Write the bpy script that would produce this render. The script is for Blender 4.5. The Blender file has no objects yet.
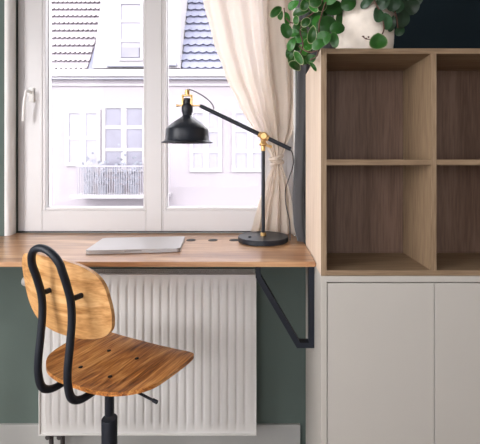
import bpy, bmesh, math, random
from mathutils import Vector, Matrix
random.seed(7)
SC = bpy.context.scene
C = SC.collection
PI = math.pi
F = 370.0; EYE = 1.28; VX, VY = 256.0, 160.0

def W(px, py, D):                      # a point at distance D from the camera's station
    return Vector(((px-VX)*D/F, D, EYE-(py-VY)*D/F))

# ------------------------------------------------------------------ materials
def new_mat(name):
    m = bpy.data.materials.new(name); m.use_nodes = True
    nt = m.node_tree; nt.nodes.clear()
    out = nt.nodes.new('ShaderNodeOutputMaterial')
    return m, nt, out
def plain(name, col, rough=.5, metal=0, var=.04, scale=6, bump=0, bscale=200, spec=.5, coat=0, sheen=0):
    m, nt, out = new_mat(name)
    b = nt.nodes.new('ShaderNodeBsdfPrincipled')
    b.inputs['Roughness'].default_value = rough; b.inputs['Metallic'].default_value = metal
    b.inputs['Specular IOR Level'].default_value = spec
    b.inputs['Coat Weight'].default_value = coat; b.inputs['Sheen Weight'].default_value = sheen
    tc = nt.nodes.new('ShaderNodeTexCoord'); n = nt.nodes.new('ShaderNodeTexNoise')
    n.inputs['Scale'].default_value = scale; n.inputs['Detail'].default_value = 4
    nt.links.new(tc.outputs['Object'], n.inputs['Vector'])
    r = nt.nodes.new('ShaderNodeValToRGB')
    r.color_ramp.elements[0].position = .3; r.color_ramp.elements[1].position = .7
    r.color_ramp.elements[0].color = (*[c*(1-var) for c in col], 1)
    r.color_ramp.elements[1].color = (*[min(1, c*(1+var)) for c in col], 1)
    nt.links.new(n.outputs['Fac'], r.inputs['Fac']); nt.links.new(r.outputs['Color'], b.inputs['Base Color'])
    if bump:
        n2 = nt.nodes.new('ShaderNodeTexNoise'); n2.inputs['Scale'].default_value = bscale
        nt.links.new(tc.outputs['Object'], n2.inputs['Vector'])
        bp = nt.nodes.new('ShaderNodeBump'); bp.inputs['Strength'].default_value = bump; bp.inputs['Distance'].default_value = .002
        nt.links.new(n2.outputs['Fac'], bp.inputs['Height']); nt.links.new(bp.outputs['Normal'], b.inputs['Normal'])
    nt.links.new(b.outputs[0], out.inputs[0])
    return m
def wood(name, cols, axis='X', stretch=9, scale=14, rough=.4, dist=1.5, fine=.35, coat=0, rot=0, pos=(.25, .5, .75)):
    m, nt, out = new_mat(name); L = nt.links
    b = nt.nodes.new('ShaderNodeBsdfPrincipled'); b.inputs['Roughness'].default_value = rough
    b.inputs['Coat Weight'].default_value = coat; b.inputs['Coat Roughness'].default_value = .16
    tc = nt.nodes.new('ShaderNodeTexCoord'); mp = nt.nodes.new('ShaderNodeMapping')
    s = [scale]*3; s['XYZ'.index(axis)] = scale/stretch
    mp.inputs['Scale'].default_value = s; mp.inputs['Rotation'].default_value = (0, 0, rot)
    L.new(tc.outputs['Object'], mp.inputs['Vector'])
    n = nt.nodes.new('ShaderNodeTexNoise'); n.inputs['Scale'].default_value = 1; n.inputs['Detail'].default_value = 3
    n.inputs['Distortion'].default_value = dist
    L.new(mp.outputs[0], n.inputs['Vector'])
    mp2 = nt.nodes.new('ShaderNodeMapping'); s2 = [scale*9]*3; s2['XYZ'.index(axis)] = scale*.5
    mp2.inputs['Scale'].default_value = s2; mp2.inputs['Rotation'].default_value = (0, 0, rot)
    L.new(tc.outputs['Object'], mp2.inputs['Vector'])
    n2 = nt.nodes.new('ShaderNodeTexNoise'); n2.inputs['Scale'].default_value = 1; n2.inputs['Detail'].default_value = 2
    L.new(mp2.outputs[0], n2.inputs['Vector'])
    mx = nt.nodes.new('ShaderNodeMix'); mx.inputs[0].default_value = fine
    L.new(n.outputs['Fac'], mx.inputs[2]); L.new(n2.outputs['Fac'], mx.inputs[3])
    r = nt.nodes.new('ShaderNodeValToRGB'); e = r.color_ramp.elements
    e[0].position = pos[0]+.1; e[0].color = (*cols[0], 1); e[1].position = pos[2]-.1; e[1].color = (*cols[2], 1)
    k = e.new(pos[1]); k.color = (*cols[1], 1)
    L.new(mx.outputs[0], r.inputs['Fac']); L.new(r.outputs['Color'], b.inputs['Base Color'])
    L.new(b.outputs[0], out.inputs[0])
    return m
def cloth(name, col, transl=.5, sheer=.0, rough=.9, weave=900):
    m, nt, out = new_mat(name); L = nt.links
    d = nt.nodes.new('ShaderNodeBsdfDiffuse'); t = nt.nodes.new('ShaderNodeBsdfTranslucent')
    tc = nt.nodes.new('ShaderNodeTexCoord'); n = nt.nodes.new('ShaderNodeTexNoise'); n.inputs['Scale'].default_value = weave
    L.new(tc.outputs['Object'], n.inputs['Vector'])
    r = nt.nodes.new('ShaderNodeValToRGB')
    r.color_ramp.elements[0].color = (*[c*.9 for c in col], 1); r.color_ramp.elements[1].color = (*col, 1)
    L.new(n.outputs['Fac'], r.inputs['Fac']); L.new(r.outputs[0], d.inputs[0]); L.new(r.outputs[0], t.inputs[0])
    mx = nt.nodes.new('ShaderNodeMixShader'); mx.inputs[0].default_value = transl
    L.new(d.outputs[0], mx.inputs[1]); L.new(t.outputs[0], mx.inputs[2])
    last = mx
    if sheer:
        tr = nt.nodes.new('ShaderNodeBsdfTransparent'); m2 = nt.nodes.new('ShaderNodeMixShader'); m2.inputs[0].default_value = sheer
        L.new(mx.outputs[0], m2.inputs[1]); L.new(tr.outputs[0], m2.inputs[2]); last = m2
    L.new(last.outputs[0], out.inputs[0])
    return m
def glass(name):
    m, nt, out = new_mat(name); L = nt.links
    tr = nt.nodes.new('ShaderNodeBsdfTransparent'); tr.inputs[0].default_value = (.97, .98, .98, 1)
    g = nt.nodes.new('ShaderNodeBsdfGlossy'); g.inputs['Roughness'].default_value = .02
    fr = nt.nodes.new('ShaderNodeFresnel'); fr.inputs[0].default_value = 1.12
    mx = nt.nodes.new('ShaderNodeMixShader')
    L.new(fr.outputs[0], mx.inputs[0]); L.new(tr.outputs[0], mx.inputs[1]); L.new(g.outputs[0], mx.inputs[2])
    L.new(mx.outputs[0], out.inputs[0])
    return m

M = {}
M['green'] = plain('green_paint', (.100, .133, .116), .85, var=.03, bump=.1)
M['navy'] = plain('shaded_wall_navy', (.006, .013, .018), .9, var=.05, spec=.2)  # shade on the wall right of the window, put into its colour
M['white_paint'] = plain('white_paint', (.86, .85, .83), .7, var=.02)
M['skirting'] = plain('off_white_skirting', (.40, .40, .38), .6, var=.02)
M['pvc'] = plain('white_window_frame', (.62, .60, .60), .35, var=.01)
M['ceil'] = plain('ceiling_white', (.55, .54, .52), .9, var=.01)
M['roomwall'] = plain('pale_wall_paint', (.34, .33, .31), .9, var=.02)
M['floor'] = wood('floor_boards', [(.12, .075, .045), (.18, .11, .07), (.24, .16, .10)], 'Y', 10, 8)
M['desk'] = wood('oiled_wood_top', [(.19, .078, .032), (.41, .21, .098), (.62, .385, .205)], 'X', 11, 16, .36, 1.3, .4, coat=.55, pos=(.22, .5, .78))
M['pine'] = wood('golden_pine', [(.36, .16, .045), (.60, .32, .12), (.74, .46, .21)], 'X', 7, 26, .38, 1.4, .25)
M['seat'] = wood('orange_pine', [(.13, .036, .008), (.46, .17, .038), (.78, .40, .13)], 'Y', 8, 34, .33, 1.6, .4, coat=.3, rot=-.08, pos=(.25,.5,.75))
M['oak'] = wood('light_oak', [(.175, .113, .064), (.24, .163, .096), (.30, .212, .132)], 'X', 12, 22, .55, .4, .5)
M['oakv'] = wood('light_oak_vertical', [(.175, .113, .064), (.24, .163, .096), (.30, .212, .132)], 'Z', 12, 22, .55, .4, .5)
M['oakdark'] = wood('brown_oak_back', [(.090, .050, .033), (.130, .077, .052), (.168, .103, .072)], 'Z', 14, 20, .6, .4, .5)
M['cab'] = plain('warm_white_lacquer', (.475, .455, .415), .45, var=.01)
M['gap'] = plain('dark_gap', (.02, .02, .02), .8)
M['rad'] = plain('radiator_enamel', (.68, .665, .64), .4, var=.01)
M['grille'] = plain('grille_enamel', (.72, .70, .68), .5)
M['black'] = plain('black_powder_coat', (.008, .011, .018), .5, var=.05, spec=.35)
M['blacks'] = plain('black_satin_lamp', (.008, .011, .018), .40, var=.05, spec=.38)
M['brass'] = plain('brass', (.66, .43, .18), .4, metal=.9, var=.05)
M['alu'] = plain('silver_aluminium', (.38, .36, .355), .38, metal=.45, var=.01)
M['darkline'] = plain('dark_plastic_and_shade', (.05, .045, .045), .5)
M['cream'] = cloth('cream_linen', (.90, .82, .735), .58, .28)
M['grey_cloth'] = plain('grey_velvet', (.062, .062, .066), .9, var=.1, sheen=.5, bump=.2, bscale=400)
M['pot'] = plain('chalky_ceramic', (.80, .72, .63), .75, var=.12, scale=22, bump=.3, bscale=60)
M['soil'] = plain('soil', (.04, .025, .015), 1, var=.4, scale=60)
M['stem'] = plain('plant_stem', (.10, .045, .03), .6)
M['gasket'] = plain('grey_rubber', (.42, .41, .41), .6)
M['glass'] = glass('window_glass')
def leafmat(name, a, b_):
    m, nt, out = new_mat(name); L = nt.links
    b = nt.nodes.new('ShaderNodeBsdfPrincipled'); b.inputs['Roughness'].default_value = .38
    at = nt.nodes.new('ShaderNodeVertexColor'); at.layer_name = 'rim'
    mx = nt.nodes.new('ShaderNodeMix'); mx.data_type = 'RGBA'
    sp = nt.nodes.new('ShaderNodeSeparateColor'); L.new(at.outputs[0], sp.inputs[0])
    n = nt.nodes.new('ShaderNodeTexNoise'); n.inputs['Scale'].default_value = 90
    mx0 = nt.nodes.new('ShaderNodeMix'); mx0.data_type = 'RGBA'
    mx0.inputs[6].default_value = (*[c*.45 for c in a], 1); mx0.inputs[7].default_value = (*[c*1.7 for c in a], 1)
    L.new(sp.outputs[1], mx0.inputs[0])
    L.new(sp.outputs[0], mx.inputs[0]); L.new(mx0.outputs[2], mx.inputs[6]); mx.inputs[7].default_value = (*b_, 1)
    L.new(mx.outputs[2], b.inputs['Base Color'])
    t = nt.nodes.new('ShaderNodeBsdfTranslucent'); L.new(mx.outputs[2], t.inputs[0])
    ms = nt.nodes.new('ShaderNodeMixShader'); ms.inputs[0].default_value = .25
    L.new(b.outputs[0], ms.inputs[1]); L.new(t.outputs[0], ms.inputs[2]); L.new(ms.outputs[0], out.inputs[0])
    return m
M['leaf'] = leafmat('variegated_leaf', (.035, .19, .022), (.62, .68, .38))
M['leafd'] = leafmat('shaded_green_leaf', (.030, .085, .035), (.10, .17, .08))  # darker copy of the leaf: shade on the right-hand leaves put into colour
# street side: haze and overexposure put into pale, low-contrast colours
M['facade'] = plain('pale_render_facade', (0.230, 0.206, 0.223), .9, var=.03, scale=.6)
M['facade_trim'] = plain('white_stone_trim', (0.281, 0.264, 0.275), .9, var=.02, scale=2)
M['facade_line'] = plain('grey_lead_flashing', (0.196, 0.196, 0.236), .8)
M['tile'] = plain('pale_roof_tile', (0.236, 0.208, 0.219), .8, var=.08, scale=3)
M['tile_under'] = plain('tile_joint_shade', (0.152, 0.134, 0.152), .9)  # dark underlay: shade below the tile rows put into colour
M['slate'] = plain('blue_grey_slate', (0.152, 0.155, 0.208), .8, var=.1, scale=2)
M['slate_under'] = plain('slate_joint_shade', (0.101, 0.103, 0.152), .9)  # shade between the slate rows, likewise put into the underlay colour
M['pane_far'] = plain('far_window_pane', (0.140, 0.134, 0.168), .35, var=.1, scale=2)
M['pane_pale'] = plain('hazy_far_pane', (0.208, 0.196, 0.230), .6, var=.03, scale=2)
M['street'] = plain('street_asphalt', (.16, .16, .16), .9)
M['rail'] = plain('balcony_metal', (0.226, 0.213, 0.238), .7)
M['far_leaf'] = plain('balcony_greenery', (0.183, 0.189, 0.220), .9, var=.3, scale=6)

# ------------------------------------------------------------------ mesh helpers
def box(bm, x0, x1, y0, y1, z0, z1, bev=0):
    r = bmesh.ops.create_cube(bm, size=1)
    vs = r['verts']
    for v in vs:
        v.co = Vector((x0+(v.co.x+.5)*(x1-x0), y0+(v.co.y+.5)*(y1-y0), z0+(v.co.z+.5)*(z1-z0)))
    if bev:
        es = list({e for v in vs for e in v.link_edges})
        bmesh.ops.bevel(bm, geom=es, offset=bev, segments=2, affect='EDGES', profile=.6)
def B(*a, **k):
    bm = bmesh.new(); box(bm, *a, **k); return bm
def catmull(pts, n=8, closed=False):
    P = [Vector(p) for p in pts]; out = []
    N = len(P)
    rng = range(N if closed else N-1)
    for i in rng:
        if closed: p0, p1, p2, p3 = P[(i-1) % N], P[i], P[(i+1) % N], P[(i+2) % N]
        else: p0, p1, p2, p3 = P[max(i-1, 0)], P[i], P[i+1], P[min(i+2, N-1)]
        for k in range(n):
            t = k/n
            out.append(.5*((2*p1)+(p2-p0)*t+(2*p0-5*p1+4*p2-p3)*t*t+(3*p1-p0-3*p2+p3)*t**3))
    if not closed: out.append(P[-1])
    return out
def tube(bm, pts, r, seg=12, closed=False):
    P = [Vector(p) for p in pts]; N = len(P); rings = []
    up = None
    for i in range(N):
        a = P[(i-1) % N] if (closed or i > 0) else P[i]
        b = P[(i+1) % N] if (closed or i < N-1) else P[i]
        d = (b-a).normalized()
        if up is None:
            up = Vector((0, 0, 1)) if abs(d.z) < .9 else Vector((1, 0, 0))
        n = (up-d*up.dot(d)).normalized(); up = n
        s = d.cross(n)
        rr = r[i] if isinstance(r, (list, tuple)) else r
        rings.append([bm.verts.new(P[i]+n*math.cos(2*PI*k/seg)*rr+s*math.sin(2*PI*k/seg)*rr) for k in range(seg)])
    for i in range(N if closed else N-1):
        A, Bq = rings[i], rings[(i+1) % N]
        for k in range(seg):
            bm.faces.new((A[k], A[(k+1) % seg], Bq[(k+1) % seg], Bq[k]))
    if not closed:
        bm.faces.new(rings[0][::-1]); bm.faces.new(rings[-1])
def lathe(bm, prof, cx, cy, cz=0, seg=40, mat=None):
    """prof: list of (r, z); mat optionally tips the axis"""
    rings = []
    for r, z in prof:
        ring = []
        for k in range(seg):
            v = Vector((math.cos(2*PI*k/seg)*max(r, 1e-4), math.sin(2*PI*k/seg)*max(r, 1e-4), z))
            if mat: v = mat @ v
            ring.append(bm.verts.new(v+Vector((cx, cy, cz))))
        rings.append(ring)
    for A, Bq in zip(rings, rings[1:]):
        for k in range(seg): bm.faces.new((A[k], A[(k+1) % seg], Bq[(k+1) % seg], Bq[k]))
    if prof[0][0] < 2e-4 or True:
        bm.faces.new(rings[0][::-1])
    bm.faces.new(rings[-1])
def prism(bm, poly, z0, z1, bev=0):
    a = [bm.verts.new((x, y, z0)) for x, y in poly]; b = [bm.verts.new((x, y, z1)) for x, y in poly]
    n = len(poly); bm.faces.new(a[::-1]); bm.faces.new(b)
    for i in range(n): bm.faces.new((a[i], a[(i+1) % n], b[(i+1) % n], b[i]))
    if bev:
        es = [e for e in bm.edges if abs(e.verts[0].co.z-e.verts[1].co.z) < 1e-6]
        bmesh.ops.bevel(bm, geom=es, offset=bev, segments=2, affect='EDGES')
def shell(outline, fn, th_fn, rings=9, centre=(0, 0)):
    """a plywood shell: outline in 2-D, fn(a,b)->point of the front face, th_fn(a,b)->vector to the back face"""
    bm = bmesh.new(); n = len(outline); cx, cy = centre
    T, Bk = [], []
    for j in range(1, rings+1):
        f = j/rings
        T.append([bm.verts.new(fn(cx+(p[0]-cx)*f, cy+(p[1]-cy)*f)) for p in outline])
        Bk.append([bm.verts.new(fn(cx+(p[0]-cx)*f, cy+(p[1]-cy)*f)+th_fn(p[0], p[1])) for p in outline])
    ct = bm.verts.new(fn(cx, cy)); cb = bm.verts.new(fn(cx, cy)+th_fn(cx, cy))
    for i in range(n):
        k = (i+1) % n
        bm.faces.new((ct, T[0][i], T[0][k])); bm.faces.new((cb, Bk[0][k], Bk[0][i]))
        for j in range(rings-1):
            bm.faces.new((T[j][i], T[j+1][i], T[j+1][k], T[j][k]))
            bm.faces.new((Bk[j][k], Bk[j+1][k], Bk[j+1][i], Bk[j][i]))
        bm.faces.new((T[-1][i], Bk[-1][i], Bk[-1][k], T[-1][k]))
    return bm
def ring(bm, x0, x1, z0, z1, w, y0, y1, bev=0):
    wl, wr, wb, wt = w if isinstance(w, tuple) else (w, w, w, w)
    box(bm, x0, x0+wl, y0, y1, z0, z1, bev); box(bm, x1-wr, x1, y0, y1, z0, z1, bev)
    box(bm, x0+wl, x1-wr, y0, y1, z0, z0+wb, bev); box(bm, x0+wl, x1-wr, y0, y1, z1-wt, z1, bev)

def obj(name, bm, mat, parent=None, local=False, smooth=None):
    bmesh.ops.recalc_face_normals(bm, faces=bm.faces)
    if parent is not None and not local:
        off = Vector(parent.location); p = parent.parent
        while p is not None: off += Vector(p.location); p = p.parent
        for v in bm.verts: v.co -= off
    if parent is None:      # origin at the base of the thing
        xs = [v.co.x for v in bm.verts]; ys = [v.co.y for v in bm.verts]; zs = [v.co.z for v in bm.verts]
        o_ = Vector(((min(xs)+max(xs))/2, (min(ys)+max(ys))/2, min(zs)))
        for v in bm.verts: v.co -= o_
    me = bpy.data.meshes.new(name); bm.to_mesh(me); bm.free()
    if smooth:
        me.polygons.foreach_set('use_smooth', [True]*len(me.polygons))
        me.set_sharp_from_angle(angle=math.radians(smooth))
    me.materials.append(mat)
    o = bpy.data.objects.new(name, me); C.objects.link(o)
    if parent is not None: o.parent = parent
    else: o.location = o_
    return o
def tag(o, label, cat, group=None):
    o['label'] = label; o['category'] = cat
    if group: o['group'] = group
    return o
def thing(name, label, cat, loc, group=None, rotz=0):
    o = bpy.data.objects.new(name, None); C.objects.link(o); o.location = loc; o.rotation_euler = (0, 0, rotz)
    o.empty_display_size = .05
    return tag(o, label, cat, group)
def struct(name, bm, mat, label=None):
    o = obj(name, bm, mat); o['kind'] = 'structure'
    if label: o['label'] = label
    return o

# ------------------------------------------------------------------ the room
WY = 1.644                    # inner face of the window wall
RX0, RX1, RY0, RZ = -1.95, 1.65, -2.4, 2.7
WX0, WX1, WZ0, WZ1 = -1.115, .173, .92, 2.45   # window recess
FY = 1.726                    # window frame face
struct('floor', B(RX0, RX1, RY0, WY, -.1, 0), M['floor'])
struct('ceiling', B(RX0-.1, RX1+.1, RY0-.1, WY+.3, RZ, RZ+.12), M['ceil'])
bm = bmesh.new()
box(bm, RX0-.1, WX0, WY, WY+.28, 0, RZ)
box(bm, WX0, .25, WY, WY+.28, 0, WZ0)
box(bm, WX0, WX1, WY, WY+.28, WZ1, RZ)
box(bm, WX1, .25, WY, WY+.28, WZ0, RZ)
struct('wall_back', bm, M['green'])
struct('wall_back_right', B(.25, RX1+.1, WY, WY+.28, 0, RZ), M['navy'])  # same wall carried on, with its shade in the colour
struct('wall_right', B(RX1, RX1+.1, RY0, WY, 0, RZ), M['roomwall'])
FX0, FX1 = -1.5, .1
bm = bmesh.new()
box(bm, RX0, FX0, RY0-.1, RY0, 0, RZ); box(bm, FX1, RX1, RY0-.1, RY0, 0, RZ)
box(bm, FX0, FX1, RY0-.1, RY0, 0, .8); box(bm, FX0, FX1, RY0-.1, RY0, 2.35, RZ)
struct('wall_front', bm, M['roomwall'])
LY0, LY1, LZ0, LZ1 = -1.3, .55, .80, 2.35      # added unseen window, in the left wall
bm = bmesh.new()
box(bm, RX0-.1, RX0, RY0-.1, LY0, 0, RZ); box(bm, RX0-.1, RX0, LY1, WY, 0, RZ)
box(bm, RX0-.1, RX0, LY0, LY1, 0, LZ0); box(bm, RX0-.1, RX0, LY0, LY1, LZ1, RZ)
struct('wall_left', bm, M['roomwall'])
bm = bmesh.new()                                # recess lining and its outside corner bead
prism(bm, [(WX0-.0015, WY-.002), (WX0+.009, WY-.001), (WX0+.014, WY+.003), (WX0+.0172, WY+.009), (WX0+.018, WY+.018), (WX0+.015, WY+.035), (WX0+.008, WY+.062), (WX0+.002, FY-.0145), (WX0-.0015, FY-.0145)][::-1], .943, WZ1-.006); box(bm, WX1-.004, WX1+.002, WY-.002, FY, .943, WZ1)
box(bm, WX0, WX1, WY-.002, FY, WZ1-.004, WZ1+.002)
tr_ = struct('trim_1', bm, M['white_paint'])
tr_.data.polygons.foreach_set('use_smooth', [True]*len(tr_.data.polygons)); tr_.data.set_sharp_from_angle(angle=math.radians(40))
struct('baseboard_back', B(RX0, .196, WY-.014, WY, 0, .112, bev=.003), M['skirting'])
struct('baseboard_right', B(.9+.01, RX1, WY-.014, WY, 0, .112, bev=.003), M['skirting'])

# window in front of the desk
def wx(px): return (px-VX)*FY/F
def wz(py): return EYE-(py-VY)*FY/F
w1 = bpy.data.objects.new('window_1', None); C.objects.link(w1); w1.location = ((WX0+WX1)/2, FY, .945); w1['kind'] = 'structure'
bm = bmesh.new(); ring(bm, WX0+.004, WX1-.004, .9425, WZ1-.004, (.035, .035, .016, .04), FY, FY+.08, .002)
box(bm, WX0+.04, WX1-.04, FY+.02, FY+.06, .9425, .97)
obj('window_frame', bm, M['pvc'], w1)
zb, zt = wz(230.6), 2.40
for (a, b, ga, gb) in ((26, 162.4, 47, 144), (162.6, 286, 167, 264)):
    bm = bmesh.new()
    X0, X1, G0, G1, GZ = wx(a), wx(b), wx(ga), wx(gb), wz(207.5)
    ring(bm, X0, X1, zb, zt, (G0-X0-.014, X1-G1-.014, GZ-zb-.012, .08), FY-.014, FY+.05, .003)
    s = obj('sash', bm, M['pvc'], w1)
    bm = bmesh.new(); ring(bm, G0-.0145, G1+.0145, GZ-.0125, zt-.079, .0145, FY-.0125, FY+.04, .004)
    obj('glazing_bead', bm, M['pvc'], s)
    bm = bmesh.new(); ring(bm, G0-.001, G1+.001, GZ-.001, zt-.092, .003, FY+.010, FY+.013)
    obj('gasket', bm, M['gasket'], s)
    obj('glass_pane', B(G0-.004, G1+.004, FY+.014, FY+.02, GZ-.006, zt-.088), M['glass'], s)
bm = bmesh.new()                                # handle
c = W(32, 95, FY-.014)
box(bm, c.x-.012, c.x+.012, FY-.023, FY-.014, c.z-.033, c.z+.033, .003)
tube(bm, catmull([(c.x, FY-.02, c.z+.01), (c.x, FY-.05, c.z+.012), (c.x-.001, FY-.06, c.z), (c.x-.008, FY-.06, c.z-.06), (c.x-.014, FY-.056, c.z-.125)], 5), [.0065]*12+[.007]*9, 10)
obj('window_handle', bm, M['white_paint'], w1, smooth=40)

obj('sill_shadow_strip', B(WX0+.006, WX1-.006, FY-.006, FY-.0005, .9425, zb-.001), M['darkline'], w1)  # dark strip standing in for the shadow gap below the sashes
# added unseen window in the left wall, there to carry a fill light
w2 = bpy.data.objects.new('added_window_left', None); C.objects.link(w2); w2.location = (RX0-.05, (LY0+LY1)/2, LZ0); w2['kind'] = 'structure'
bm = bmesh.new()
for (a, b, c_, d) in ((LY0, LY0+.05, LZ0, LZ1), (LY1-.05, LY1, LZ0, LZ1), ((LY0+LY1)/2-.03, (LY0+LY1)/2+.03, LZ0, LZ1), (LY0, LY1, LZ0, LZ0+.05), (LY0, LY1, LZ1-.05, LZ1)):
    box(bm, RX0-.08, RX0-.02, a, b, c_, d)
obj('window_frame', bm, M['pvc'], w2)

w3 = bpy.data.objects.new('added_window_rear', None); C.objects.link(w3); w3.location = ((FX0+FX1)/2, RY0-.05, .8); w3['kind'] = 'structure'  # added unseen window behind the camera, to carry a fill light
bm = bmesh.new(); ring(bm, FX0, FX1, .8, 2.35, .05, RY0-.08, RY0-.02)
box(bm, (FX0+FX1)/2-.03, (FX0+FX1)/2+.03, RY0-.08, RY0-.02, .85, 2.3)
obj('window_frame', bm, M['pvc'], w3)
# ------------------------------------------------------------------ desk
DT = .942; DY = 1.225; CX = .2003; CY0, CY1 = 1.14, 1.491
desk = thing('wall_desk', 'long oiled wooden desk top spanning the window sill above the radiator', 'desk', (-.5, 1.45, .72))
bm = bmesh.new()
prism(bm, [(RX0+.002, DY), (CX-.002, DY), (CX-.002, WY-.004), (WX1-.006, WY-.004), (WX1-.006, FY-.007), (WX0+.006, FY-.007), (WX0+.006, WY-.004), (RX0+.002, WY-.004)], DT-.0168, DT, .003)
obj('desk_top', bm, M['desk'], desk)
for px in (191, 213, 234):
    p = W(px, 240.2, .338*F/80.2)
    bm = bmesh.new(); lathe(bm, [(.0, .0004), (.017, .0004), (.020, .0012), (.020, -.0), (.0, -.0)][:4], p.x, p.y, DT, 24)
    g = obj('cable_hole', bm, M['gap'], desk, smooth=40); g['label'] = 'dark round cable grommet'
BY = 1.28
def bb(px, py): return Vector(((px-VX)*BY/F, EYE-(py-VY)*BY/F))
bm = bmesh.new()                                # angular bracket of flat black steel
out = [(CX-.001, DT-.0172), (CX-.001, bb(0, 346).y), (bb(296.5, 0).x, bb(0, 346).y), (bb(255.6, 0).x, bb(0, 276).y), (bb(255.6, 0).x, DT-.0172), (bb(260.6, 0).x, DT-.0172), (bb(260.6, 0).x, bb(0, 274.5).y), (bb(299.5, 0).x, bb(0, 340.6).y), (CX-.019, bb(0, 340.6).y), (CX-.019, DT-.0172)]
a = [bm.verts.new((x, BY-.015, z)) for x, z in out]; b = [bm.verts.new((x, BY+.015, z)) for x, z in out]
n = len(out); bm.faces.new(a); bm.faces.new(b[::-1])
for i in range(n): bm.faces.new((a[i], b[i], b[(i+1) % n], a[(i+1) % n]))
br = obj('bracket', bm, M['black'], desk); br['label'] = 'black steel bracket'
bm = bmesh.new()                                # its flange under the top
box(bm, bb(255.6, 0).x, CX-.02, BY-.014, BY+.014, DT-.0208, DT-.0171)
obj('bracket_flange', bm, M['black'], desk)

# ------------------------------------------------------------------ radiator
RD = 1.54
def rx(px): return (px-VX)*RD/F
def rz(py): return EYE-(py-VY)*RD/F
R0, R1, RZ0, RZ1 = rx(40), rx(256), rz(434), rz(274.5)
rad = thing('radiator', 'white ribbed panel radiator under the desk', 'radiator', ((R0+R1)/2, RD+.04, RZ0))
# front panel with pressed ribs
bm = bmesh.new()
nr = 25; m0, m1 = R0+.014, R1-.014; pitch = (m1-m0)/nr
xs = [R0, R0+.006]; prof = [0, 0]
for i in range(nr):
    x = m0+i*pitch
    for f, d in ((.0, .0), (.20, .0), (.30, .9), (.38, 1), (.82, 1), (.90, .9)):
        xs.append(x+f*pitch); prof.append(d)
xs += [R1-.006, R1]; prof += [0, 0]
zs = [(RZ0, 0), (RZ0+.035, 0), (RZ0+.055, 1), (RZ1-.055, 1), (RZ1-.035, 0), (RZ1, 0)]
g = [[bm.verts.new((x, RD-.0065*p*k, z)) for x, p in zip(xs, prof)] for z, k in zs]
for r_, r2 in zip(g, g[1:]):
    for i in range(len(xs)-1): bm.faces.new((r_[i], r_[i+1], r2[i+1], r2[i]))
bk = [[bm.verts.new((x, RD+.014, z)) for x in (R0, R1)] for z in (RZ0, RZ1)]
bm.faces.new((bk[0][0], bk[1][0], bk[1][1], bk[0][1]))
bm.faces.new([g[0][i] for i in range(len(xs))]+[bk[0][1], bk[0][0]])
bm.faces.new([g[-1][i] for i in range(len(xs))][::-1]+[bk[1][0], bk[1][1]])
bm.faces.new([r_[0] for r_ in g][::-1]+[bk[0][0], bk[1][0]]); bm.faces.new([r_[-1] for r_ in g]+[bk[1][1], bk[0][1]])
obj('front_panel', bm, M['rad'], rad, smooth=50)
bm = bmesh.new()
ring(bm, R0-.002, R1+.002, RZ0-.002, RZ1+.002, .005, RD-.008, RD+.002, .0015)
obj('panel_edge', bm, M['rad'], rad)
obj('rear_panel', B(R0+.004, R1-.004, RD+.070, RD+.084, RZ0, RZ1, bev=.003), M['rad'], rad)
for X in (R0, R1-.003):
    bm = bmesh.new(); box(bm, X, X+.003, RD+.0145, RD+.0695, RZ0+.01, RZ1)
    for k in range(12): box(bm, X-.001, X+.004, RD+.024, RD+.060, RZ0+.06+k*.048, RZ0+.075+k*.048)
    obj('side_panel', bm, M['rad'], rad)
bm = bmesh.new()
box(bm, R0+.004, R1-.004, RD+.015, RD+.019, RZ1-.012, RZ1+.001); box(bm, R0+.004, R1-.004, RD+.065, RD+.069, RZ1-.012, RZ1+.001)
box(bm, R0+.004, R1-.004, RD+.040, RD+.043, RZ1-.012, RZ1+.0005)
k = R0+.01
while k < R1-.01:
    box(bm, k, k+.004, RD+.019, RD+.065, RZ1-.010, RZ1); k += .0105
obj('top_grille', bm, M['grille'], rad)
bm = bmesh.new()                                # convector fins seen through the grille
k = R0+.02
while k < R1-.02:
    box(bm, k, k+.002, RD+.016, RD+.068, RZ0+.05, RZ1-.03); k += .02
obj('convector_fins', bm, M['grille'], rad)
bm = bmesh.new()                                # thermostatic valve on the left end
p = W(21, 281, RD+.04)
mt = Matrix.Rotation(-PI/2, 4, 'Y')
lathe(bm, [(.010, 0), (.012, .0), (.012, .03), (.019, .035), (.021, .05), (.021, .085), (.017, .092), (.0, .092)], R0-.001, RD+.04, p.z, 20, mt)
obj('thermostat_valve', bm, M['rad'], rad, smooth=35)
bm = bmesh.new()                                # pipe connection at the lower left
q = W(57, 439, RD+.03)
box(bm, q.x-.030, q.x+.03, q.y-.012, q.y+.012, RZ0-.026, RZ0-.004, .004)
for dx in (-.024, .024):
    tube(bm, [(q.x+dx, q.y, 0.0), (q.x+dx, q.y, RZ0)], .009, 12)
    tube(bm, [(q.x+dx, q.y-.03, RZ0-.016), (q.x+dx, q.y, RZ0-.016)], .010, 12)
v = obj('pipe_connection', bm, M['darkline'], rad, smooth=35); v['label'] = 'dark metal valve block'

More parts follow.
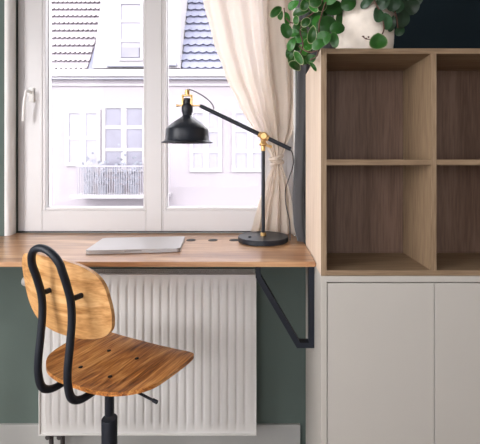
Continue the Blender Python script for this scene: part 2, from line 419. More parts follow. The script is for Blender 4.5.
# ------------------------------------------------------------------ cube shelf unit
def cx(px, D=CY0): return (px-VX)*D/F
def cz(py, D=CY0): return EYE-(py-VY)*D/F
T_ = .0165; UX1 = CX+.70; UZ0, UZ1 = cz(275.8), cz(48.3)
unit = thing('cube_shelf_unit', 'open light oak shelf unit of square cubbies on the white cabinet', 'shelf unit', ((CX+UX1)/2, (CY0+CY1)/2, UZ0))
M['side'] = wood('window_lit_oak_side', [(.60, .47, .36), (.68, .55, .43), (.74, .61, .49)], 'Z', 14, 22, .55, .3, .5)  # window light on the outer side, put into a paler oak
IB_ = 1.357
sp_ = obj('side_panel', B(CX, CX+T_, CY0+.001, CY1, UZ0, UZ1, bev=.0004), M['side'], unit); sp_['label'] = 'outer side panel with window light in its colour'
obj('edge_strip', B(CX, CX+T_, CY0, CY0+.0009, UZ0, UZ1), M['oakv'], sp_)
obj('inner_face', B(CX+T_, CX+T_+.0006, CY0, IB_, UZ0+T_, UZ1-T_), M['oakv'], sp_)
obj('side_panel', B(UX1-T_, UX1, CY0, CY1, UZ0, UZ1, bev=.0008), M['oakv'], unit)
obj('top_panel', B(CX+T_, UX1-T_, CY0, CY1, UZ1-T_, UZ1, bev=.0008), M['oak'], unit)
obj('bottom_panel', B(CX+T_, UX1-T_, CY0, CY1, UZ0, UZ0+T_, bev=.0008), M['oak'], unit)
dx0, dx1 = cx(431), cx(436.6)
IB = 1.357
obj('divider', B(dx0, dx1, CY0, IB, UZ0+T_, UZ1-T_, bev=.0008), M['oakv'], unit)
for a, b in ((CX+T_, dx0), (dx1, UX1-T_)):
    obj('shelf', B(a, b, CY0, IB, cz(165.2), cz(159.6), bev=.0008), M['oak'], unit)
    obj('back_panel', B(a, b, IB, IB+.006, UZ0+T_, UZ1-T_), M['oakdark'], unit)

# ------------------------------------------------------------------ lower cabinet
LZ = UZ0-.001
cab = thing('white_cabinet', 'plain warm white base cabinet under the oak shelf unit', 'cabinet', ((CX+UX1)/2, (CY0+CY1)/2, 0))
bm = bmesh.new()
box(bm, CX, CX+.018, CY0, CY1, .0, LZ, .0008); box(bm, UX1-.018, UX1, CY0, CY1, 0, LZ, .0008)
box(bm, CX+.018, UX1-.018, CY0, CY1, LZ-.018, LZ, .0006); box(bm, CX+.018, UX1-.018, CY0+.02, CY1, .06, .078)
box(bm, CX+.018, UX1-.018, CY1-.01, CY1, .078, LZ-.018); box(bm, CX+.018, UX1-.018, CY0+.03, CY0+.045, 0, .06)
obj('carcass', bm, M['cab'], cab)
d0, d1, d2, d3 = cx(327.7), cx(434.1), cx(434.9), UX1-.0205
for a, b in ((d0, d1), (d2, d3)):
    obj('door', B(a, b, CY0+.001, CY0+.019, .064, cz(283.2), bev=.0008), M['cab'], cab)

# ------------------------------------------------------------------ laptop
lap = thing('laptop', 'closed silver laptop lying on the desk by the window', 'laptop', (-.455, 1.443, DT+.0005), rotz=math.radians(6))
def rrect(w, d, r, n=5):
    o = []
    for sx, sy, a0 in ((1, 1, 0), (-1, 1, 90), (-1, -1, 180), (1, -1, 270)):
        for k in range(n+1):
            a = math.radians(a0+90*k/n); o.append((sx*(w/2-r)+r*math.cos(a), sy*(d/2-r)+r*math.sin(a)))
    return o
bm = bmesh.new(); prism(bm, rrect(.334, .216, .012), 0.001, .0085, .001); obj('laptop_base', bm, M['alu'], lap, local=True, smooth=30)
bm = bmesh.new(); prism(bm, rrect(.334, .216, .012), .0092, .0148, .0015); obj('laptop_lid', bm, M['alu'], lap, local=True, smooth=30)
bm = bmesh.new(); prism(bm, rrect(.326, .208, .010), .0085, .0092); obj('screen_gap', bm, M['darkline'], lap, local=True)
bm = bmesh.new(); box(bm, -.03, .03, -.1083, -.104, .0082, .0102); obj('lid_notch', bm, M['darkline'], lap, local=True)

# ------------------------------------------------------------------ desk lamp
LD = 1.545; LX = (263.2-VX)*LD/F
def lw(px, py, D=LD): return W(px, py, D)
lamp = thing('desk_lamp', 'black and brass adjustable desk lamp with a bell shade on the desk', 'desk lamp', (LX, LD, DT+.0005))
bm = bmesh.new(); lathe(bm, [(.0, 0), (.102, 0), (.1045, .002), (.1048, .008), (.1045, .0185), (.1025, .0208), (.03, .0218), (.0, .0225)], LX, LD, DT+.0005, 56)
obj('lamp_base', bm, M['blacks'], lamp, smooth=35)
bm = bmesh.new(); lathe(bm, [(.0, 0), (.0065, 0), (.0065, .004), (.004, .0055), (.0, .0055)], LX-.055, LD-.03, DT+.0215, 16)
obj('lamp_switch', bm, M['black'], lamp, smooth=35)
bm = bmesh.new(); lathe(bm, [(.0, 0), (.012, 0), (.012, .010), (.009, .014), (.0, .014)], LX, LD, DT+.022, 24)
obj('pole_collar', bm, M['brass'], lamp, smooth=35)
zt = lw(0, 150).z
bm = bmesh.new(); tube(bm, [(LX, LD, DT+.035), (LX, LD, zt)], .0078, 16)
obj('lamp_pole', bm, M['blacks'], lamp, smooth=35)
J = lw(263.6, 136.2)
bm = bmesh.new()                                # brass joint: collar, fork and ball head
lathe(bm, [(.0, 0), (.0085, 0), (.0095, .004), (.0095, .020), (.016, .024), (.017, .030), (.012, .036), (.010, .050), (.0, .050)], LX, LD, zt-.004, 24)
lathe(bm, [(.0, -.017), (.012, -.017), (.017, -.012), (.018, 0), (.017, .012), (.012, .017), (.0, .017)], J.x, J.y, J.z, 24, Matrix.Rotation(PI/2, 4, 'X'))
tube(bm, [J+Vector((-.021, 0, .0095)), J+Vector((.021, 0, -.0095))], .0125, 16)
tube(bm, [(J.x+.012, J.y-.004, zt+.02), (J.x+.034, J.y-.004, zt+.012)], .006, 12)
obj('lamp_joint', bm, M['brass'], lamp, smooth=35)
A0, A1 = lw(200, 105.6), lw(290.6, 149.2)
ax = (A1-A0).normalized()
bm = bmesh.new(); tube(bm, [A0, A0+ax*.012, A1], [.007, .0088, .0088], 16)
obj('lamp_arm', bm, M['blacks'], lamp, smooth=35)
SP = lw(187.2, 105.6)
bm = bmesh.new()
tube(bm, [(SP.x-.042, LD, SP.z), (A0.x+.004, LD, SP.z)], .0036, 10)       # cross pin
lathe(bm, [(.0, 0), (.0055, .001), (.0055, .008), (.0, .009)], SP.x-.046, LD, SP.z, 14, Matrix.Rotation(PI/2, 4, 'Y'))
for sx in (-1, 1): box(bm, SP.x+sx*.0185-.0038, SP.x+sx*.0185+.0038, LD-.010, LD+.010, SP.z-.006, SP.z+.045, .001)
box(bm, SP.x-.0215, SP.x+.0215, LD-.0095, LD+.0095, SP.z+.039, SP.z+.045, .001)
lathe(bm, [(.0, 0), (.009, 0), (.010, .006), (.010, .018), (.006, .022), (.0, .022)], SP.x, LD, SP.z+.045, 20)
obj('shade_holder', bm, M['brass'], lamp, smooth=35)
prof = [(166, 142), (166, 142), ]
pz = lambda py: EYE-(py-VY)*LD/F
P = [(.0, pz(98.5)), (.013, pz(98.5)), (.0145, pz(100)), (.0145, pz(104)), (.021, pz(105)), (.0235, pz(106.5)), (.0235, pz(111.5)), (.020, pz(113.5)), (.0185, pz(115.5)), (.024, pz(117)), (.036, pz(119)), (.058, pz(122.6)), (.0855, pz(128.4)), (.0878, pz(129.6)), (.0885, pz(134)), (.090, pz(139)), (.093, pz(141)), (.1065, pz(142.4)), (.1065, pz(142.8)), (.092, pz(142)), (.087, pz(139)), (.084, pz(131)), (.072, pz(127.5)), (.05, pz(123.2)), (.02, pz(119)), (.0, pz(118.6))]
bm = bmesh.new(); lathe(bm, [(r, z-SP.z) for r, z in P], SP.x, LD, SP.z, 56)
obj('lamp_shade', bm, M['blacks'], lamp, smooth=24)
bm = bmesh.new()                                # fabric cord over the arm, along it and down behind
tube(bm, catmull([lw(187.2, 91), lw(189, 89.6), lw(195, 91.5), lw(203, 96), lw(210, 101.5), lw(213.5, 107), lw(213, 111)], 6), .0024, 8)
obj('shade_cord', bm, M['darkline'], lamp, smooth=60)
bm = bmesh.new()
tube(bm, catmull([lw(290, 149.5), lw(292.3, 153), lw(293.6, 160, 1.53), lw(292.5, 168, 1.52), lw(289, 178, 1.53), lw(285.5, 190, 1.56), lw(286, 205, 1.57), lw(289.5, 222, 1.53), W(290, 240.6, 1.5)], 6), .0024, 8)
obj('lamp_cord', bm, M['darkline'], lamp, smooth=60)

# ------------------------------------------------------------------ curtains
def interp(tab, y):
    for (a, va), (b, vb) in zip(tab, tab[1:]):
        if y <= b:
            t = (y-a)/(b-a); t = t*t*(3-2*t)*.35+t*.65
            return va+(vb-va)*t
    return tab[-1][1]
def curtain(rows, NX, left, right, depth, amp, nf, ph=0, thick=.0):
    bm = bmesh.new(); G = []
    for y in rows:
        L, R, D0, A = interp(left, y), interp(right, y), interp(depth, y), interp(amp, y)
        row = []
        for i in range(NX+1):
            u = i/NX
            uu = u+.018*math.sin(2*PI*3.1*u+1)+.010*math.sin(y*.02+9*u)
            wv = math.sin(2*PI*nf*uu+ph+.004*y)*.62+(.3 if y < 130 else .12)*math.sin(2*PI*nf*1.9*uu+2+.008*y)+.22*math.sin(2*PI*nf*.45*uu+4)
            D = D0+A*wv+(interp(skew, y)*(u-.5))
            p = W(L+(R-L)*u, y, D0); p.y = D
            row.append(bm.verts.new(p))
        G.append(row)
    for a, b in zip(G, G[1:]):
        for i in range(NX): bm.faces.new((a[i], a[i+1], b[i+1], b[i]))
    return bm
skew = [(-110, 0), (150, 0), (180, -.04), (240, -.06)]
ZL = 233.0
rows = [-96+i*(ZL+96)/110 for i in range(111)]
cl = thing('cream_curtain', 'sheer cream curtain knotted halfway down at the right of the window', 'curtain', (.05, 1.68, DT))
bm = curtain(rows, 150,
    [(-96, 192), (0, 203), (40, 213), (75, 225), (105, 239), (130, 253), (146, 265), (158, 272), (166, 272), (185, 265), (205, 258), (225, 253), (234, 250)],
    [(-96, 300), (0, 299), (60, 298), (100, 297), (130, 293), (148, 286), (158, 281.5), (166, 282), (180, 287), (200, 291), (234, 295)],
    [(-96, 1.685), (130, 1.685), (158, 1.66), (180, 1.662), (234, 1.672)],
    [(-96, .024), (100, .022), (145, .014), (158, .010), (175, .013), (234, .022)], 4.6)
me_o = obj('curtain_cloth', bm, M['cream'], cl, smooth=180)
sol = me_o.modifiers.new('thickness', 'SOLIDIFY'); sol.thickness = .0012
kn = W(276.5, 160, 1.65)
bm = bmesh.new()                                # the knot: cloth wrapped round itself
for k, (dz, rr, tl) in enumerate(((.010, .024, .35), (-.002, .027, -.25), (-.014, .023, .3))):
    pts = [kn+Vector((math.cos(a)*rr, math.sin(a)*rr*.75, dz+math.cos(a)*rr*tl+.002*math.sin(3*a))) for a in [2*PI*i/28 for i in range(28)]]
    tube(bm, pts, .0085, 10, closed=True)
obj('knot', bm, M['cream'], cl, smooth=180)
skew = [(-110, .02), (240, .02)]
bm = curtain([-120+i*(241.5+120)/60 for i in range(61)], 60,
    [(-120, 297), (0, 297), (60, 297.5), (150, 295), (200, 292.5), (225, 294), (242, 298)],
    [(-120, 335), (242, 335)], [(-120, 1.555), (242, 1.55)], [(-120, .016), (242, .016)], 3.2, 1.2)
gc = obj('grey_curtain', bm, M['grey_cloth'], smooth=180)
s_ = gc.modifiers.new('thickness', 'SOLIDIFY'); s_.thickness = .003
tag(gc, 'dark grey heavy curtain hanging between the window and the shelf unit', 'curtain')

# ------------------------------------------------------------------ potted plant
PX, PY_, PZ = (364-VX)*1.25/F, 1.25, UZ1+.0005
plant = thing('potted_plant', 'trailing green plant in a chalky white pot on top of the shelf unit', 'potted plant', (PX, PY_, PZ))
bm = bmesh.new(); lathe(bm, [(.0, 0), (.082, 0), (.090, .006), (.0945, .04), (.098, .12), (.102, .19), (.104, .198), (.103, .204), (.096, .204), (.094, .185), (.0, .185)], PX, PY_, PZ, 48)
obj('pot', bm, M['pot'], plant, smooth=40)
bm = bmesh.new(); lathe(bm, [(.0, .186), (.093, .186), (.088, .192), (.0, .197)], PX, PY_, PZ, 32)
obj('soil', bm, M['soil'], plant)
def leaf(bm, lay, c, L, Wd, ang, tilt, yaw, fold=.15, rim=1.0):
    """a rounded, slightly cupped leaf with a pale rim; long axis turned by ang in the upright plane, tipped by tilt and yaw"""
    rot = Matrix.Rotation(yaw, 3, 'Z') @ Matrix.Rotation(ang, 3, 'Y') @ Matrix.Rotation(tilt, 3, 'X')
    tone = random.random()
    N = 18; rings = [0, .4, .75, .9, 1.0]; th = .0012
    for side in (0, 1):
        prev = None
        for f in rings:
            rr = []
            for k in range(N if f else 1):
                a = 2*PI*k/N
                z = math.cos(a)*L/2*f; x = math.sin(a)*Wd/2*f*(1-.16*math.cos(a))
                if math.cos(a) > .96: z *= 1.08
                y = fold*abs(x)*-.6+.9*z*z/L*fold*2+(th if side else 0)*(1-f*f)
                v = bm.verts.new(c+rot @ Vector((x, y, z))); rr.append((v, f))
            if prev:
                if len(prev) == 1: fs = [(prev[0], rr[k], rr[(k+1) % N]) for k in range(N)]
                else: fs = [(prev[k], rr[k], rr[(k+1) % N], prev[(k+1) % N]) for k in range(N)]
                for q in fs:
                    fc = bm.faces.new([e[0] for e in q])
                    for lp, e in zip(fc.loops, q):
                        val = rim*(1.0 if e[1] > .95 else (.35 if e[1] > .85 else (.0 if e[1] > .1 else .25)))
                        lp[lay] = (val, tone, val, 1)
            prev = rr
R_ = math.radians
vis = [ # px, py, length px, width px, angle, D, rim
 (276.4, 11, 17, 8, 42, 1.20, 1), (286, 30, 16, 11, -18, 1.16, .3), (291.5, 44, 14, 8, 25, 1.18, .5), (296, 66, 17, 9, 100, 1.17, 1),
 (298, 57, 17, 7, -30, 1.15, 1), (310.6, 59, 11, 9, 70, 1.16, .5), (312, 35, 17, 9, 8, 1.12, 1), (324, 38, 14, 14, 60, 1.10, .3),
 (327, 24, 22, 15, 65, 1.14, .3), (300, 27, 15, 10, 75, 1.20, .4), (300, 12, 17, 8, 88, 1.18, .6), (305, 4, 13, 9, 20, 1.15, .8),
 (334, 39, 17, 9, -12, 1.11, .5), (301, 37, 15, 11, 80, 1.21, .2), (306, 22, 11, 8, 50, 1.16, 1), (335, 8, 20, 14, 80, 1.18, .1),
 (287, 18, 14, 6, -5, 1.20, .4), (308, 44, 13, 11, 20, 1.19, 1), (280.5, 15.5, 9, 6, 20, 1.22, 1), (316, 12, 16, 12, -30, 1.20, .2),
 (304, 50, 12, 8, -40, 1.19, .4), (290, 52, 14, 8, 10, 1.20, .3), (318, 22, 14, 12, 10, 1.17, .1), (313, 66, 12, 4, -35, 1.15, 1), (343, 16, 17, 13, 30, 1.2, .1),
 (316, 1, 14, 12, 60, 1.13, .7), (322, 5, 12, 10, 10, 1.16, .9), (293, 5, 12, 8, 60, 1.22, .4), (349, 3, 16, 14, 60, 1.14, .1), (331, -4, 17, 13, 40, 1.12, .2), (308, -7, 16, 12, -30, 1.14, .5),
 (378, 41.3, 15, 18, 0, 1.085, .8), (319, 44, 15, 10, 60, 1.10, .4), (306, 53, 12, 9, 15, 1.21, .2), (297, 46, 12, 10, 70, 1.22, .1), (306, 50, 12, 9, 95, 1.2, .3), (324, 30, 16, 13, 85, 1.2, .1), (311, 20, 14, 12, 40, 1.22, .1), (321, 12, 16, 14, 10, 1.22, .1), (328, 3, 16, 14, 60, 1.2, .1), (301, 60, 13, 9, 120, 1.22, .3), (291, 58, 11, 7, 10, 1.21, .6), (313, 8, 12, 6, -50, 1.14, 1), (294, 33, 10, 8, 90, 1.2, .4), (338, 28, 16, 12, 75, 1.13, .2), (296, 20, 9, 6, 0, 1.17, 1), (305, 30, 10, 4, 85, 1.14, 1)]
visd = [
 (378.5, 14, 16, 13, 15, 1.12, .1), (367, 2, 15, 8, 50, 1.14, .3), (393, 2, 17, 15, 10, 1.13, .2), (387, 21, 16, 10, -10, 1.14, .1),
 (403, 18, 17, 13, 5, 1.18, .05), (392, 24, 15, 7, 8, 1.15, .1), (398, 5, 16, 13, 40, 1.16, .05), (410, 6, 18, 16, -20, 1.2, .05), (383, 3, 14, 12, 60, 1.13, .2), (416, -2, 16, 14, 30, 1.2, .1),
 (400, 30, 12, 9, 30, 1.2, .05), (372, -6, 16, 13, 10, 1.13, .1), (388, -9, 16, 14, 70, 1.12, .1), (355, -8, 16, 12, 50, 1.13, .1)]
rnd = random.Random(3)
for nm, lst, mt_, lab in (('foliage', vis, M['leaf'], 'glossy green leaves with pale rims'), ('foliage', visd, M['leafd'], 'shaded dark green rounded leaves')):
    bm = bmesh.new(); lay = bm.loops.layers.color.new('rim')
    for px, py, Lp, Wp, ang, D, rim in lst:
        s = D/F
        leaf(bm, lay, W(px, py, D), Lp*s*1.03, Wp*s*1.05, R_(ang), R_(rnd.uniform(-25, 25)), R_(rnd.uniform(-22, 22)), .3, rim)
    if lst is visd:                              # crown above the pot, out of frame
        for k in range(46):
            a = rnd.uniform(0, 2*PI); r = rnd.uniform(.02, .15)
            c = Vector((PX+math.cos(a)*r, PY_+math.sin(a)*r*.8, PZ+.20+rnd.uniform(-.01, .12)))
            if c.x > UX1-.3: continue
            leaf(bm, lay, c, .055, .045, R_(rnd.uniform(0, 180)), R_(rnd.uniform(-60, 60)), R_(rnd.uniform(-180, 180)), .3, .2)
    o = obj(nm, bm, mt_, plant, smooth=60); o['label'] = lab
bm = bmesh.new()
rim_ = Vector((PX, PY_, PZ+.2))
for chain in ([(330, -8, 1.16), (318, 8, 1.15), (306, 18, 1.17), (293, 23, 1.18), (286, 18, 1.2), (284, 8, 1.21)],
              [(332, -6, 1.14), (320, 20, 1.13), (319, 40, 1.12), (317, 50, 1.13), (308, 52, 1.15), (299, 46, 1.17)],
              [(318, 50, 1.12), (317, 56, 1.14), (310, 60, 1.15)],
              [(306, 18, 1.17), (300, 30, 1.18), (303, 44, 1.18), (300, 56, 1.16), (303, 66, 1.16)],
              [(372, -4, 1.13), (380, 12, 1.13), (384, 28, 1.13), (381, 36, 1.1)],
              [(385, -6, 1.13), (395, 12, 1.15), (398, 28, 1.18)]):
    pts = [rim_+Vector((-.03, -.04, -.005)) if chain[0][0] < 345 else rim_+Vector((.02, -.05, -.005))]+[W(*c) for c in chain]
    if chain[0] in ((318, 50, 1.12), (306, 18, 1.17)): pts = pts[1:]
    tube(bm, catmull(pts, 5), .0021, 7)
for x, y in ((363.5, 36.5), (366, 38.5), (368.5, 37)):                   # twig in front of the pot
    lathe(bm, [(.0, -.003), (.003, -.001), (.003, .001), (.0, .003)], *W(x, y, 1.10), 8)
tube(bm, [W(362, 36, 1.10), W(366, 39, 1.1), W(372, 39.5, 1.09)], .0017, 6)
obj('stems', bm, M['stem'], plant, smooth=60)

# ------------------------------------------------------------------ swivel chair
ch = thing('swivel_chair', 'wooden swivel chair with black tube back frame before the desk', 'chair', (-.4495, 1.135, 0), rotz=-R_(24.25))
h_ = .62; SZ = .66
ol = [(0, -.206), (.13, -.200), (.240, -.162), (.324, -.080), (.350, .05), (.356, .18), (.328, .236), (.20, .250), (0, .252)]
ol = [(a*h_, b*h_) for a, b in ol]; full = ol+[(-a, b) for a, b in ol[1:-1]][::-1]
so = [(p.x, p.y) for p in catmull([(a, b, 0) for a, b in full], 8, True)]
def seat_z(a, b): return SZ+.35*max(0, abs(a)-.05)**2-.003-(.9*max(0, b-.10)**2)+.35*max(0, -b-.06)**2+.05*max(0, -b-.03)
seat = obj('seat', shell(so, lambda a, b: Vector((a, b, seat_z(a, b))), lambda a, b: Vector((0, 0, -.0115)), 12), M['seat'], ch, local=True, smooth=50)
q = .057
for a, b in ((-.094*h_*1.02, -.088*h_), (-.094*h_, .088*h_), (.094*h_, .088*h_), (.094*h_, -.088*h_)):
    bm = bmesh.new(); lathe(bm, [(.0, -.002), (.0064, -.002), (.0064, .0012), (.004, .0018), (.0, .0018)], a, b, seat_z(a, b), 14)
    obj('seat_bolt', bm, M['black'], seat, local=True, smooth=40)
# backrest: outline (s, z)
bo = [(-.194, .980), (-.165, 1.002), (-.10, 1.010), (-.03, 1.010), (.04, 1.005), (.10, .988), (.138, .955), (.152, .905), (.156, .858), (.148, .820), (.12, .798), (.07, .788), (0, .787), (-.07, .793), (-.13, .811), (-.172, .847), (-.192, .90), (-.199, .95)]
bo = [(a-.038, b) for a, b in bo]
bo = [(p.x, p.y) for p in catmull([(a, b, 0) for a, b in bo], 6, True)]
def back_y(a, z): return -.140+.95*(a+.054)**2-.12*(z-.90)+.25*(z-.91)**2
bk_ = obj('backrest', shell(bo, lambda a, z: Vector((a, back_y(a, z), z)), lambda a, z: Vector((0, .0105, 0)), 10, (-.054, .91)), M['pine'], ch, local=True, smooth=50)
s1, s2 = .037, -.077; sc = (s1+s2)/2; rr = (s1-s2)/2
side = [(-.02, .6335), (-.10, .632), (-.140, .637), (-.166, .658), (-.176, .70), (-.176, .74), (-.169, .80), (-.164, .86), (-.167, .91), (-.180, .96), (-.192, .995)]
arch = [(.05, 1.005), (.22, 1.03), (.5, 1.0)]
pts = [(s1, t, z) for t, z in side]
for k in range(1, 12):
    a = PI*k/12
    pts.append((sc+rr*math.cos(a), -.192-.016*math.sin(a), .997+.056*math.sin(a)))
pts += [(s2, t, z) for t, z in side[::-1]]
bm = bmesh.new(); tube(bm, catmull(pts, 5), .0100, 16)
fr = obj('back_frame', bm, M['black'], ch, local=True, smooth=60)
for s in (s1, s2):
    bm = bmesh.new(); yb = back_y(s, .915)
    tube(bm, [(s, -.167, .915), (s, yb+.0005, .915)], .0075, 14)
    obj('frame_pin', bm, M['black'], fr, local=True, smooth=40)
bm = bmesh.new()
box(bm, -.085, .085, -.06, .075, .6235-.012, .6235+.0005, .002); box(bm, -.04, .04, -.05, .06, .59, .612, .005)
obj('seat_mount', bm, M['black'], ch, local=True)
bm = bmesh.new(); tube(bm, [(.03, 0, .606), (.18, -.0155, .6005)], .0036, 10)
tube(bm, [(.1805, -.0155, .6005), (.196, -.0175, .600)], .0052, 10)
obj('tilt_lever', bm, M['black'], ch, local=True, smooth=50)
bm = bmesh.new(); tube(bm, [(0, 0, .50), (0, 0, .60)], .0138, 20); obj('gas_lift', bm, M['black'], ch, local=True, smooth=50)
zs_ = EYE-(418-VY)*1.135/F
bm = bmesh.new(); lathe(bm, [(.0, .10), (.028, .10), (.028, .14), (.0232, .16), (.0232, zs_-.002), (.0222, zs_), (.0, zs_)], 0, 0, 0, 28); obj('column_sleeve', bm, M['black'], ch, local=True, smooth=40)
for k in range(5):
    a = 2*PI*k/5+.3; d = Vector((math.cos(a), math.sin(a), 0))
    bm = bmesh.new(); tube(bm, [d*.02+Vector((0, 0, .12)), d*.14+Vector((0, 0, .105)), d*.27+Vector((0, 0, .075))], [.022, .018, .013], 12)
    lg = obj('base_leg', bm, M['black'], ch, local=True, smooth=50)
    n_ = Vector((-d.y, d.x, 0)); bm = bmesh.new()
    for sgn in (-1, 1):
        c0 = d*.262+Vector((0, 0, .027))+n_*sgn*.008
        tube(bm, [c0, c0+n_*sgn*.014], .026, 20)
    tube(bm, [d*.262+Vector((0, 0, .03)), d*.262+Vector((0, 0, .075))], .007, 10)
    obj('caster', bm, M['black'], lg, local=True, smooth=40)

# ------------------------------------------------------------------ the building across the street
FD = 14.0; K = FD/F
def fx(px): return (px-VX)*K
def fz(py): return EYE-(py-VY)*K
bld = thing('apartment_building', 'pale overexposed apartment house with tiled roof across the street', 'building', (fx(150), FD+3, -9))
bm = bmesh.new(); box(bm, fx(-260), fx(620), FD, FD+8, -9, fz(80))
obj('facade_wall', bm, M['facade'], bld)
bm = bmesh.new()
box(bm, fx(-260), fx(620), FD-.18, FD+.1, fz(77.5), fz(70), .03); box(bm, fx(-260), fx(620), FD-.10, FD+.1, fz(80), fz(77.5))
box(bm, fx(-260), fx(620), FD-.06, FD+.02, fz(86), fz(84))
obj('cornice', bm, M['facade_trim'], bld)
obj('gutter', B(fx(-260), fx(620), FD-.16, FD-.1, fz(80.0), fz(79.0)), M['facade_line'], bld)
SL = .45                                         # roof leans back by SL metres per metre of height
def roof(name, pxl, pxr_bot, pxr_top, y0, y1, mat, under, rowh, tw):
    z0, z1 = fz(y0), fz(y1)
    bm = bmesh.new()
    v = [bm.verts.new(p) for p in ((fx(pxl), FD+.12, z0), (fx(pxr_bot), FD+.12, z0), (fx(pxr_top), FD+.12+(z1-z0)*SL, z1), (fx(pxl), FD+.12+(z1-z0)*SL, z1))]
    v2 = [bm.verts.new(q.co+Vector((0, .3, 0))) for q in v]
    bm.faces.new(v); bm.faces.new(v2[::-1])
    for i in range(4): bm.faces.new((v[i], v2[i], v2[(i+1) % 4], v[(i+1) % 4]))
    r = obj(name, bm, under, bld)
    bm = bmesh.new(); z = z0; row = 0
    while z < z1-.02:
        fr_ = (z-z0)/(z1-z0); xr = fx(pxr_bot)+(fx(pxr_top)-fx(pxr_bot))*fr_
        x = fx(pxl)-(tw/2 if row % 2 else 0); n = 6; bot, top, btm2 = [], [], []
        cols = int((xr-x)/tw*n)
        for i in range(cols+1):
            X = x+i*tw/n; sc_ = abs(math.sin(PI*i/n))
            zl = z+.20*rowh*(1-sc_)+.16*rowh; zh = z+rowh*.98
            bot.append(bm.verts.new((X, FD+.12+(zl-z0)*SL-.06-.03*sc_, zl))); top.append(bm.verts.new((X, FD+.12+(zh-z0)*SL-.03, zh)))
            btm2.append(bm.verts.new((X, FD+.12+(zl-z0)*SL+.02, zl)))
        for i in range(cols):
            bm.faces.new((bot[i], bot[i+1], top[i+1], top[i])); bm.faces.new((btm2[i], btm2[i+1], bot[i+1], bot[i]))
        z += rowh; row += 1
    obj('roof_tiles', bm, mat, r)
roof('roof', -200, 86, 96, 70, -60, M['tile'], M['tile_under'], 9.2*K, 5*K)
roof('roof', 181, 330, 330, 69, -60, M['slate'], M['slate_under'], 9*K, 8*K)
# slate border beside the dormer
bm = bmesh.new()
for (a, b, c_, d) in ((85, 97, 95, 116),):
    z0, z1 = fz(70), fz(-60)
    q = [(fx(a), z0, .02), (fx(b), z0, .02), (fx(d), z1, (z1-z0)*SL+.02), (fx(c_), z1, (z1-z0)*SL+.02)]
    A_ = [bm.verts.new((x, FD+.1+o, z)) for x, z, o in q]; B_ = [bm.verts.new((x, FD+.35+o, z)) for x, z, o in q]
    bm.faces.new(A_); bm.faces.new(B_[::-1])
    for i in range(4): bm.faces.new((A_[i], B_[i], B_[(i+1) % 4], A_[(i+1) % 4]))
obj('roof_valley', bm, M['slate'], bld)
# dormer
bm = bmesh.new()
q = [(92.5, 68), (180, 68), (180, -60), (113, -60), (101, 0)]
A_ = [bm.verts.new((fx(x), FD+.0, fz(z))) for x, z in q]; B_ = [bm.verts.new((fx(x), FD+5, fz(z))) for x, z in q]
bm.faces.new(A_); bm.faces.new(B_[::-1])
for i in range(5): bm.faces.new((A_[i], B_[i], B_[(i+1) % 5], A_[(i+1) % 5]))
dm = obj('dormer', bm, M['facade_trim'], bld)
obj('dormer_sill', B(fx(108), fx(150), FD-.16, FD+.0, fz(67.5), fz(64.5)), M['facade_line'], dm)
obj('dormer_sill', B(fx(165), fx(177), FD-.16, FD+.0, fz(66.5), fz(63.5)), M['facade_line'], dm)
def fwin(x0, x1, y0, y1, cols, rws, mat=M['pane_far'], fw=2.2, mat2=None):
    bm = bmesh.new(); t = fw*K
    ring(bm, fx(x0), fx(x1), fz(y1), fz(y0), t, FD-.06, FD+.04)
    cw = (x1-x0)/cols; rh = (y1-y0)/rws
    for i in range(1, cols): box(bm, fx(x0+i*cw)-t*.8, fx(x0+i*cw)+t*.8, FD-.05, FD+.03, fz(y1)+t, fz(y0)-t)
    for j in range(1, rws): box(bm, fx(x0)+t, fx(x1)-t, FD-.045, FD+.03, fz(y0+j*rh)-t*.5, fz(y0+j*rh)+t*.5)
    f = obj('window', bm, M['facade_trim'], bld)
    obj('pane', B(fx(x0)+t, fx(x1)-t, FD-.02, FD-.004, fz(y1)+t, fz(y0)-t), mat, f)
fwin(102.5, 146, 105, 172, 2, 3, fw=3.4)
fwin(66, 101, 110, 166, 2, 2, M['pane_pale'], 3.5)
fwin(119, 143, 2, 61, 1, 3, M['pane_pale'], 2.4)
obj('pane', B(fx(122), fx(139.5), FD-.08, FD-.03, fz(58), fz(48)), M['pane_far'], dm)
fwin(190, 222, 110, 172, 2, 3, M['pane_pale'], 3.5); fwin(232, 268, 110, 172, 2, 3, M['pane_pale'], 3.5)
fwin(290, 330, 105, 172, 2, 3, M['pane_far'], 3.4); fwin(-10, 30, 105, 172, 2, 3, M['pane_far'], 3.4)
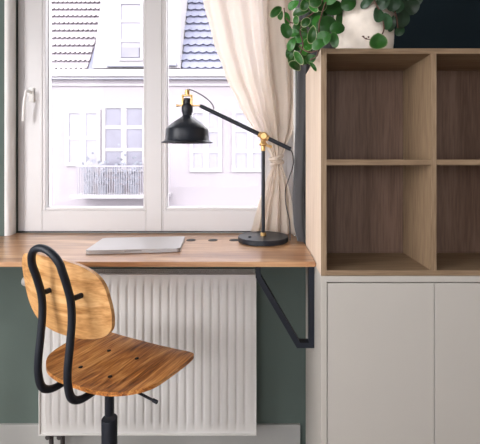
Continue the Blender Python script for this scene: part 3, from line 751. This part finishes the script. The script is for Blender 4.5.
# balcony
bm = bmesh.new()
box(bm, fx(83), fx(172), FD-1.0, FD, fz(196), fz(192.5), .02)
bal = obj('balcony', bm, M['facade_trim'], bld)
bm = bmesh.new()
box(bm, fx(88), fx(172), FD-1.0, FD-.95, fz(166.5), fz(165)); x = 89
while x < 172:
    box(bm, fx(x), fx(x)+.018, FD-.99, FD-.96, fz(192.5), fz(166)); x += 2.2
obj('railing', bm, M['rail'], bal)
for i, (x, w_, y0, lab) in enumerate(((94, 8, 162, 'left end of the balcony rail'), (108, 9, 165, 'balcony below the narrow panes'), (124, 10, 160, 'balcony below the wide panes'), (138, 7, 164, 'balcony by the window mullion'))):
    bm = bmesh.new(); base = Vector((fx(x), FD-.45, fz(192.2)))
    lathe(bm, [(.0, 0), (.14, 0), (.18, .3), (.0, .3)], base.x, base.y, base.z, 14)
    for k in range(70):
        p = base+Vector((max(-w_*K*.6, min(w_*K*.6, rnd.gauss(0, w_*K*.38))), rnd.gauss(0, .12), .35+abs(rnd.gauss(0, (192-y0)*K*.38))))
        r0 = rnd.uniform(.04, .09); a = rnd.uniform(0, PI)
        v = [bm.verts.new(p+Vector((math.cos(a+t_)*r0, math.sin(a*3)*.03*math.cos(t_), math.sin(t_+a)*r0))) for t_ in (0, 1.6, 3.1, 4.7)]
        bm.faces.new(v)
    tag(obj('balcony_shrub', bm, M['far_leaf']), 'blurry potted shrub across the street, on the '+lab, 'potted shrub', 'shrubs on the opposite balcony')

# ------------------------------------------------------------------ light
wd = bpy.data.worlds.new('sky'); SC.world = wd; wd.use_nodes = True
bg = wd.node_tree.nodes['Background']; bg.inputs[0].default_value = (.97, .95, 1.0, 1); bg.inputs[1].default_value = 7.2
sun = bpy.data.lights.new('sun', 'SUN'); sun.energy = 1.2; sun.angle = R_(3); sun.color = (1, .95, .93)
so_ = bpy.data.objects.new('sun', sun); C.objects.link(so_); so_.rotation_euler = (R_(52), 0, R_(-25))
ar = bpy.data.lights.new('left_fill_light', 'AREA'); ar.shape = 'RECTANGLE'; ar.size = LZ1-LZ0-.1; ar.size_y = LY1-LY0-.1; ar.energy = 42; ar.color = (1, .985, .965)  # added fill light, set in the unseen left opening
ao = bpy.data.objects.new('left_fill_light', ar); C.objects.link(ao); ao.location = (RX0-.01, (LY0+LY1)/2, (LZ0+LZ1)/2); ao.rotation_euler = (0, -PI/2, 0)
ar = bpy.data.lights.new('rear_fill_light', 'AREA'); ar.shape = 'RECTANGLE'; ar.size = FX1-FX0-.1; ar.size_y = 1.45; ar.energy = 7; ar.color = (1, .985, .965)  # weaker added fill, set in the unseen opening behind the camera
ao = bpy.data.objects.new('rear_fill_light', ar); C.objects.link(ao); ao.location = ((FX0+FX1)/2, RY0+.01, 1.575); ao.rotation_euler = (PI/2, 0, 0)
g_ = struct('ground', B(-60, 60, -60, 60, -9.2, -9), M['street'])

# ------------------------------------------------------------------ camera
cam = bpy.data.cameras.new('camera'); co = bpy.data.objects.new('camera', cam); C.objects.link(co)
co.location = (0, 0, EYE); co.rotation_euler = (PI/2, 0, 0)
cam.sensor_fit = 'HORIZONTAL'; cam.sensor_width = 36; cam.lens = F/480*36
cam.shift_x = (240-VX)/480; cam.shift_y = -(222-VY)/480; cam.clip_start = .02
SC.camera = co
vs = SC.view_settings; vs.view_transform = 'Standard'; vs.look = 'None'; vs.gamma = 1; vs.exposure = 0; vs.use_curve_mapping = False
